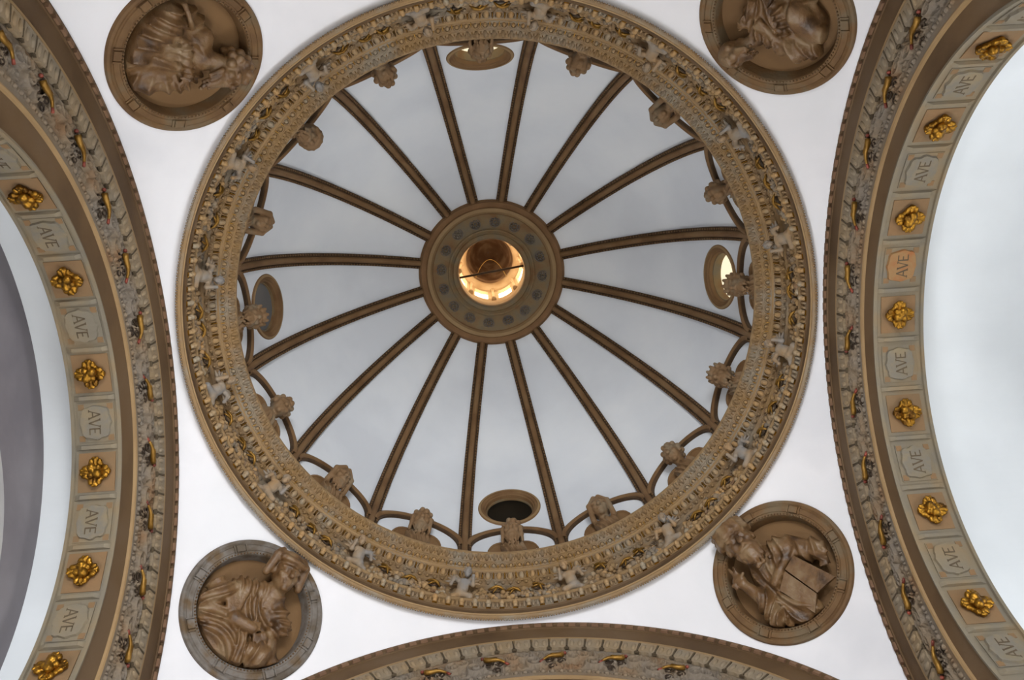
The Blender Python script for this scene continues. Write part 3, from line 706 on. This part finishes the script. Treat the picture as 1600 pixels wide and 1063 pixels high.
for side in ('west', 'east', 'south', 'north'):
    q = ARCH[side]; d, e = SIDES[side]; fo, om, co, w2 = q['fo'], q['om'], q['co'], q['w']
    ro = q['ro']
    PR = [(ro+.004, .008), (ro+.001, .002), (ro-.010, .001), (ro-.012, .006), (ro-.026, .006), (ro-.027, .003), (ro-.031, .003), (ro-.032, .007), (fo+.010, .007),
          (fo+.008, .001), (fo, .001), (fo-.002, .010), (fo-.058, .012), (fo-.062, .018), (om+.05, .020), (om+.045, .010), (om+.006, .008), (om+.005, .005), (om, .003), (om-.006, .005), (om-.008, .011),
          (co+.014, .014), (co+.008, .006), (co, .004), (co, .014), (co+.006, .016), (co+.006, w2-.010), (co, w2-.008), (co, w2), (co+.02, w2+.004)]
    # material per strip: 0 fascia 1 mould 2 stucco 3 stone
    MIa = [0, 0, 0, 0, 0, 0, 0, 0, 0, 1, 1, 2, 2, 2, 2, 2, 2, 1, 1, 1, 0, 3, 3, 3, 3, 3, 3, 3, 3]
    tr = tag(link('trim_%d' % trim_no, sweep(side, PR, MIa, [M['fascia'], M['mould'], M['stucco'], M['stone']], 'archivolt')),
             'carved stucco archivolt of the %s arch' % PLACE[side], kind='structure'); trim_no += 1
    D = Vector((d[0], d[1], 0)); EE = Vector((e[0], e[1], 0))
    def radv(t): return EE*math.sin(t)+Vector((0, 0, math.cos(t)))
    def fmat(t, r, w): return frame(apos(side, w, r, t), -D, radv(t))       # on the face
    n = 56; tm = math.radians(88)
    for i in range(-25, 26):
        t = math.radians(3.45*(i)); link('leaf_tongue', TILE, tr, fmat(t, fo-.030, .011) @ Matrix.Diagonal((fo/.968*.99, 1, 1, 1)))
    for i in range(-43, 44):
        t = math.radians(2.05*(i+.5)); link('dentil', DENT, tr, fmat(t, ro-.0185, .006))
    for i in range(-44, 45):
        t = math.radians(2.0*i); link('inner_bead', BEAD, tr, fmat(t, om+.030, .010))
    r0, r1 = om+.048, fo-.060
    ms = []
    for (U, V, H) in ARN:
        nx, ny = U.shape; vv = []; ff = []
        an = math.radians(12.4)/2
        for a in range(nx):
            for b_ in range(ny):
                th = U[a, b_]*an; rr = (r0+(r1-r0)*V[a, b_])*S
                vv.append((rr*math.sin(th), rr*math.cos(th)-(r0+r1)/2*S, H[a, b_]))
        for a in range(nx-1):
            for b_ in range(ny-1):
                c = a*ny+b_; ff.append((c, c+ny, c+ny+1, c+1))
        ms.append(mesh('foliage_relief', vv, ff, [M['stucco']]))
    for j in range(-7, 8):
        link('foliage_relief', ms[j % 2], tr, fmat(math.radians(12.4*j), (r0+r1)/2, .018))
    for j in range(-7, 7):
        t = math.radians(12.4*(j+.5)); right = frame(Vector(), -D, radv(t)) @ Vector((1, 0, 0))
        away = (EE*math.copysign(1, t)).dot(right) > 0
        link('gilded_horn', HORN[0 if away else 1], tr, fmat(t, (r0+r1)/2, .016))
    # coffers of the soffit
    if side in ('south', 'north'): continue
    st = math.radians(ANG[side]); wm = (.014+w2-.010)/2
    bar = MB(M['stone']); bar.box((0, 0, .012), (.028, (w2-.024)*S/2, .016), 0, .7); BAR = bar.mesh('coffer_bar')
    def smat(t, w, r): return frame(apos(side, w, r, t), -radv(t), -D)      # on the soffit, up towards the dome
    for j in range(-8, 8): link('coffer_bar', BAR, tr, smat(st*(j+.5), wm, co+.004))
    for j in range(-7, 8):
        t = st*j; pl = PLACE[side]; far = 'upper' if t*(1) < 0 else 'lower'
        if j % 2 == 0:
            lab = 'gilded leaf rosette at the crown of the %s arch' % pl if j == 0 else '%s gilded leaf rosette from the crown towards the %s end of the %s arch' % (ORD[abs(j)//2-1], far, pl)
            o = thing('gilded_rosette', lab, 'rosette', smat(t, wm, co+.004), 'gilded rosettes in the arch coffers')
            link('slab', SLAB, o)
            for k in range(4): link('petal', PET, o, Matrix.Rotation(PI/2*k, 4, 'Z'))
            link('boss', BOSS, o, Matrix.Rotation(.4*((j*7) % 5-2), 4, 'Z'))
        else:
            rust = side == 'east' and j == -1
            look = 'rust orange panel carved AVE' if rust else 'grey stone panel carved AVE'
            lab = '%s, %s from the crown, %s half of %s arch' % (look, ORD[abs(j)//2], far, pl)
            o = thing('inscribed_panel', lab, 'panel', smat(t, wm, co+.004), 'panels carved AVE in the arch coffers')
            link('slab', SLABC, o); link('cartouche', CART[3] if rust else CART[(j//2) % 3], o, Matrix.Translation((0, 0, .005)))
            link('lettering', LET, o, Matrix.Translation((0, -.005, .03)) @ Matrix.Scale(.95, 4))

# ------------------------------------------------------------------ four medallions on the pendentives
MR = .224*S
PXM = {'northwest': ((288.5, 95.5), 122, (150, 0), 4.832), 'northeast': ((1213, 27), 124, (1070, 0), 5.714),
       'southwest': ((390, 956), 115, (265, 830), 4.564), 'southeast': ((1221, 899), 110, (1100, 775), 4.34)}
def figure(nm):
    (cx, cy), rp, (ox, oy), sc = PXM[nm]; sd = SDF(.035)
    k = MR/(rp*sc)
    L = lambda x, y, z=0.: np.array(((x/sc+ox-cx)/rp*MR, -((y/sc+oy-cy)/rp*MR), z))
    E = lambda x, y, z, rx, ry, rz, a=0, **q: sd.E(L(x, y, z), (rx*k, ry*k, rz), rot=np.array(Matrix.Rotation(-a, 3, 'Z')), **q)
    C = lambda x0, y0, z0, x1, y1, z1, r0, r1=None, **q: sd.C(L(x0, y0, z0), L(x1, y1, z1), r0*k, (r0 if r1 is None else r1)*k, **q)
    F1 = lambda dx, dy, f=26, a=.016: ((dx, dy, .15), f, a)
    if nm == 'northwest':
        E(600, 300, -.02, 290, 320, .17, fold=F1(.5, .9, 22, .018)); E(430, 420, 0, 230, 190, .17, .3, fold=F1(.3, 1, 20, .018))
        C(280, 480, .04, 560, 610, .06, 90, 75, fold=F1(.9, -.4, 24)); C(330, 230, .06, 620, 110, .08, 120, 130, fold=F1(.6, .8, 20, .02))
        C(650, 560, .03, 810, 360, .02, 95, 110, fold=F1(.8, .5)); C(650, 330, .15, 610, 540, .16, 55, 42, fold=F1(.1, 1, 40, .01))
        C(400, 200, .14, 590, 320, .14, 32, 26); C(410, 260, .14, 570, 380, .14, 24, 20); C(480, 170, .15, 640, 250, .15, 28, 20)
        for i in range(5): C(600-12*i+18, 545, .17, 590-26*i+20, 590+6*i-14*abs(i-2), .17, 13, 9, k=.008)
        C(575, 540, .17, 545, 520, .18, 14, 9, k=.008)
        C(715, 450, .06, 850, 545, .13, 80, 66)
        add_head(sd, L(905, 620, .17), (1, -.28, .06), (-.15, -.55, 1), 300*k, 2, 'curls', 3, k=.012)
        C(900, 745, .1, 1060, 745, .1, 26, 16); C(1040, 660, .1, 1080, 730, .1, 30, 20)
    if nm == 'northeast':
        E(880, 60, -.02, 380, 260, .16, fold=F1(.4, .9, 22, .018)); C(700, 250, .05, 1080, 330, .07, 85, 95, fold=F1(1, .2, 24, .018)); C(1080, 300, .04, 1210, 270, .05, 110, 90, fold=F1(.8, .6))
        C(1000, -40, .08, 1180, 120, .06, 120, 110, fold=F1(.8, .5, 20)); C(820, -40, .12, 940, 160, .12, 70, 40, fold=F1(.7, -.6, 30)); C(680, 170, .13, 980, 270, .13, 34, 26); C(700, 120, .13, 860, 220, .14, 28, 20)
        C(560, 170, .06, 680, 230, .08, 50, 42, fold=F1(1, 0)); E(600, 60, .06, 90, 110, .10, fold=F1(1, .4, 34)); C(590, 200, .1, 545, 215, .12, 30, 22)
        for i in range(4): C(548, 200+14*i, .12, 505+6*i, 190+26*i, .13, 12, 8, k=.008)
        C(545, 195, .12, 540, 160, .13, 13, 9, k=.008)
        C(700, 320, .04, 620, 400, .12, 74, 62)
        add_head(sd, L(540, 480, .17), (-.72, -.69, .08), (.55, -.2, 1), 300*k, 1, 'none', 4, k=.012)
        C(560, 380, .1, 470, 500, .12, 40, 24)
    if nm == 'southwest':
        E(600, 600, 0, 210, 260, .16, -.2, fold=F1(.9, .3, 24, .016)); C(470, 430, .02, 640, 440, .04, 95, 80, fold=F1(1, 0))
        for i in range(5): C(350+38*i, 420+4*i, .10+.01*i, 370+18*i, 590, .14, 24, 18, k=.02)
        C(330, 470, .02, 230, 560, .02, 110, 80, fold=F1(.7, -.7, 26, .018)); E(290, 650, .03, 140, 110, .13, .3, fold=F1(.6, .8, 26, .02)); E(340, 800, .03, 190, 160, .14, .4, fold=F1(.8, .6, 24, .02))
        E(600, 890, .10, 105, 110, .16, fold=F1(1, -.5, 20, .012)); C(480, 780, .10, 470, 930, .08, 50, 60, fold=F1(1, 0)); C(690, 800, .04, 720, 920, .02, 80, 60, fold=F1(1, .2, 26))
        C(720, 520, .06, 770, 690, .08, 80, 75, fold=F1(.3, 1)); C(770, 690, .10, 610, 790, .17, 62, 40, fold=F1(1, .4)); C(420, 660, .12, 540, 730, .19, 55, 40)
        for i in range(4): C(600, 770+12*i, .20, 548, 775+14*i, .21, 13, 9, k=.008)
        for i in range(4): C(540, 700+13*i, .21, 590, 690+17*i, .21, 13, 9, k=.008)
        C(545, 695, .21, 560, 665, .22, 13, 9, k=.008)
        C(620, 545, .14, 770, 545, .12, 10, 8, k=.01); C(620, 565, .14, 760, 570, .12, 8, 8, k=.01)
        C(670, 500, .05, 710, 420, .12, 78, 70)
        add_head(sd, L(752, 330, .18), (.34, .94, .04), (.1, -.25, 1), 275*k, 0, 'hat', 5, k=.012)
    if nm == 'southeast':
        E(500, 520, 0, 190, 200, .16, .3, fold=F1(.8, .5, 24, .016)); C(560, 400, .04, 780, 460, .05, 95, 80, fold=F1(.9, .4, 26, .016)); C(780, 460, .07, 835, 540, .12, 62, 46, fold=F1(.4, .9))
        E(560, 800, .0, 190, 110, .12, fold=F1(.6, .8, 26, .02)); C(510, 720, .06, 620, 800, .06, 50, 40, fold=F1(.5, .9, 32))
        C(390, 700, .06, 440, 840, .06, 75, 70, fold=F1(.9, -.3, 28, .018)); C(370, 690, .10, 280, 590, .14, 48, 34); E(255, 560, .15, 48, 52, .05, .5)
        for i in range(2): C(240+16*i, 530, .16, 205+34*i, 470-6*i, .17, 15, 10, k=.008)
        for i in range(2): C(230, 575+18*i, .17, 215+20*i, 590+20*i, .19, 15, 12, k=.008)
        C(270, 545, .17, 300, 520, .19, 15, 11, k=.008)
        C(530, 560, .13, 590, 500, .15, 30, 26); C(590, 500, .15, 720, 450, .15, 26, 30, fold=F1(1, 0, 40, .008)); C(490, 620, .12, 540, 560, .14, 34, 26)
        for i in range(4): C(825+10*i, 545, .15, 812+14*i, 590, .17, 14, 10, k=.008)
        C(420, 460, .05, 370, 400, .12, 80, 66)
        add_head(sd, L(325, 325, .18), (-.52, .82, .06), (.42, -.2, 1), 290*k, 2, 'turban', 6, k=.012)
        C(250, 300, .12, 225, 200, .1, 50, 34); C(225, 200, .1, 310, 190, .1, 30, 30)
    return sd, L, k
MLAB = {'northwest': 'round terracotta medallion, upper left, of a curly bearded figure wrapped in a cloak',
        'northeast': 'round terracotta medallion, upper right, of a bald figure leaning in heavy drapery',
        'southwest': 'round grey rimmed medallion, lower left, of a hatted figure holding a thin staff',
        'southeast': 'round terracotta medallion, lower right, of a bearded figure holding an open book'}
for nm, (sx, sy) in CORN.items():
    P = Vector((sx*.829, sy*.829, 2.609)); nrm = (Vector((0, 0, ZC))-P).normalized()
    loc = W(*(P+nrm*.015)); mw = frame(loc, nrm, Vector((0, -1, 0)))
    # make local x lie along +X of the picture
    x = Vector((1, 0, 0)); x = (x-nrm*x.dot(nrm)).normalized(); y = nrm.cross(x)
    for i in range(3): mw[i][0] = x[i]; mw[i][1] = y[i]
    o = thing('medallion', MLAB[nm], 'medallion', mw, 'terracotta medallions on the pendentives')
    rim = M['medalgrey'] if nm == 'southwest' else M['medalrim']
    r = MR
    link('rim', lathe([(r, -.12), (r, .03), (r*.985, .055), (r*.955, .062), (r*.925, .045), (r*.915, .05), (r*.905, .062), (r*.84, .062), (r*.83, .05), (r*.80, .045), (r*.785, .05), (r*.775, .03), (r*.77, .0), (r*.755, -.09), (r*.75, -.13)],
                      128, [rim], world=False, name='rim'), o)
    bb = MB(M['medal'])
    for kx in range(110): bb.ell((r*.80*math.cos(2*PI*kx/110), r*.80*math.sin(2*PI*kx/110), .05), (.012, .012, .014), 0, 5, 3)
    tag(bb.build('bead_ring', o), kind='stuff')
    pb = MB(M['plate']); pb.add([(r*.76*math.cos(2*PI*kx/72), r*.76*math.sin(2*PI*kx/72), -.115) for kx in range(72)], [tuple(range(72))], 0, False); pb.build('ground', o)
    blk = MB(rim); blk.box((0, 0, .07), (.055, .045, .012), 0, .9); blk.box((.075, 0, .066), (.008, .045, .01), 0); blk.box((-.075, 0, .066), (.008, .045, .01), 0); BLK = blk.mesh('rim_block')
    for kx in range(8): a = 2*PI*(kx+.4)/8; link('rim_block', BLK, o, frame((r*.872*math.cos(a), r*.872*math.sin(a), 0), (0, 0, 1), (math.cos(a), math.sin(a), 0)))
    sd, L, k = figure(nm)
    me = sd.mesh('figure', (-r*1.0, -r*1.0, -.15), (r*1.0, r*1.0, .46), .0165, [M['figure']])
    # keep the relief inside the round frame (heads may overlap the rim)
    fg = link('figure', me, o)
    co_ = np.zeros(len(me.vertices)*3, np.float32); me.vertices.foreach_get('co', co_); co_ = co_.reshape(-1, 3)
    rr = np.hypot(co_[:, 0], co_[:, 1]); lim = r*.765
    low = (co_[:, 2] < .10) | (rr > r*.80); 
    hp = {'northwest': L(930, 640), 'northeast': L(540, 490), 'southwest': L(760, 320), 'southeast': L(310, 310)}[nm]
    near = np.hypot(co_[:, 0]-hp[0], co_[:, 1]-hp[1]) < 200*k
    bad = (rr > lim) & ~near; sc_ = np.where(bad, lim/np.maximum(rr, 1e-6), 1); co_[:, 0] *= sc_; co_[:, 1] *= sc_
    me.vertices.foreach_set('co', co_.ravel()); me.update()
    if nm == 'southwest':
        b = MB(M['figure']); b.tube([L(556, 480, .20), L(556, 640, .225), L(556, 860, .20)], .012, 0, 6); b.build('staff', fg)
    if nm == 'northwest':
        b = MB(M['figure']); b.tube([L(742, 0, .2), L(745, 120, .2), L(742, 200, .19)], [.03, .026, .034], 0, 8); b.build('scroll', fg)
    if nm == 'southeast':
        b = MB(M['figure'], M['medal'])
        def leaf(c, z):
            n_ = len(c); v = [tuple(L(x, y, zz)) for (x, y), zz in zip(c, z)]; v2 = [(p[0], p[1], p[2]-.05) for p in v]
            b.add(v+v2, [(0, 1, 2, 3)[::-1], (4, 5, 6, 7)]+[(i, (i+1) % 4, 4+(i+1) % 4, 4+i) for i in range(4)], 0, False)
        leaf([(580, 560), (660, 490), (880, 680), (740, 745)], (.17, .2, .17, .13)); leaf([(575, 570), (735, 750), (690, 860), (510, 680)], (.17, .13, .10, .15))
        b.build('book', fg)
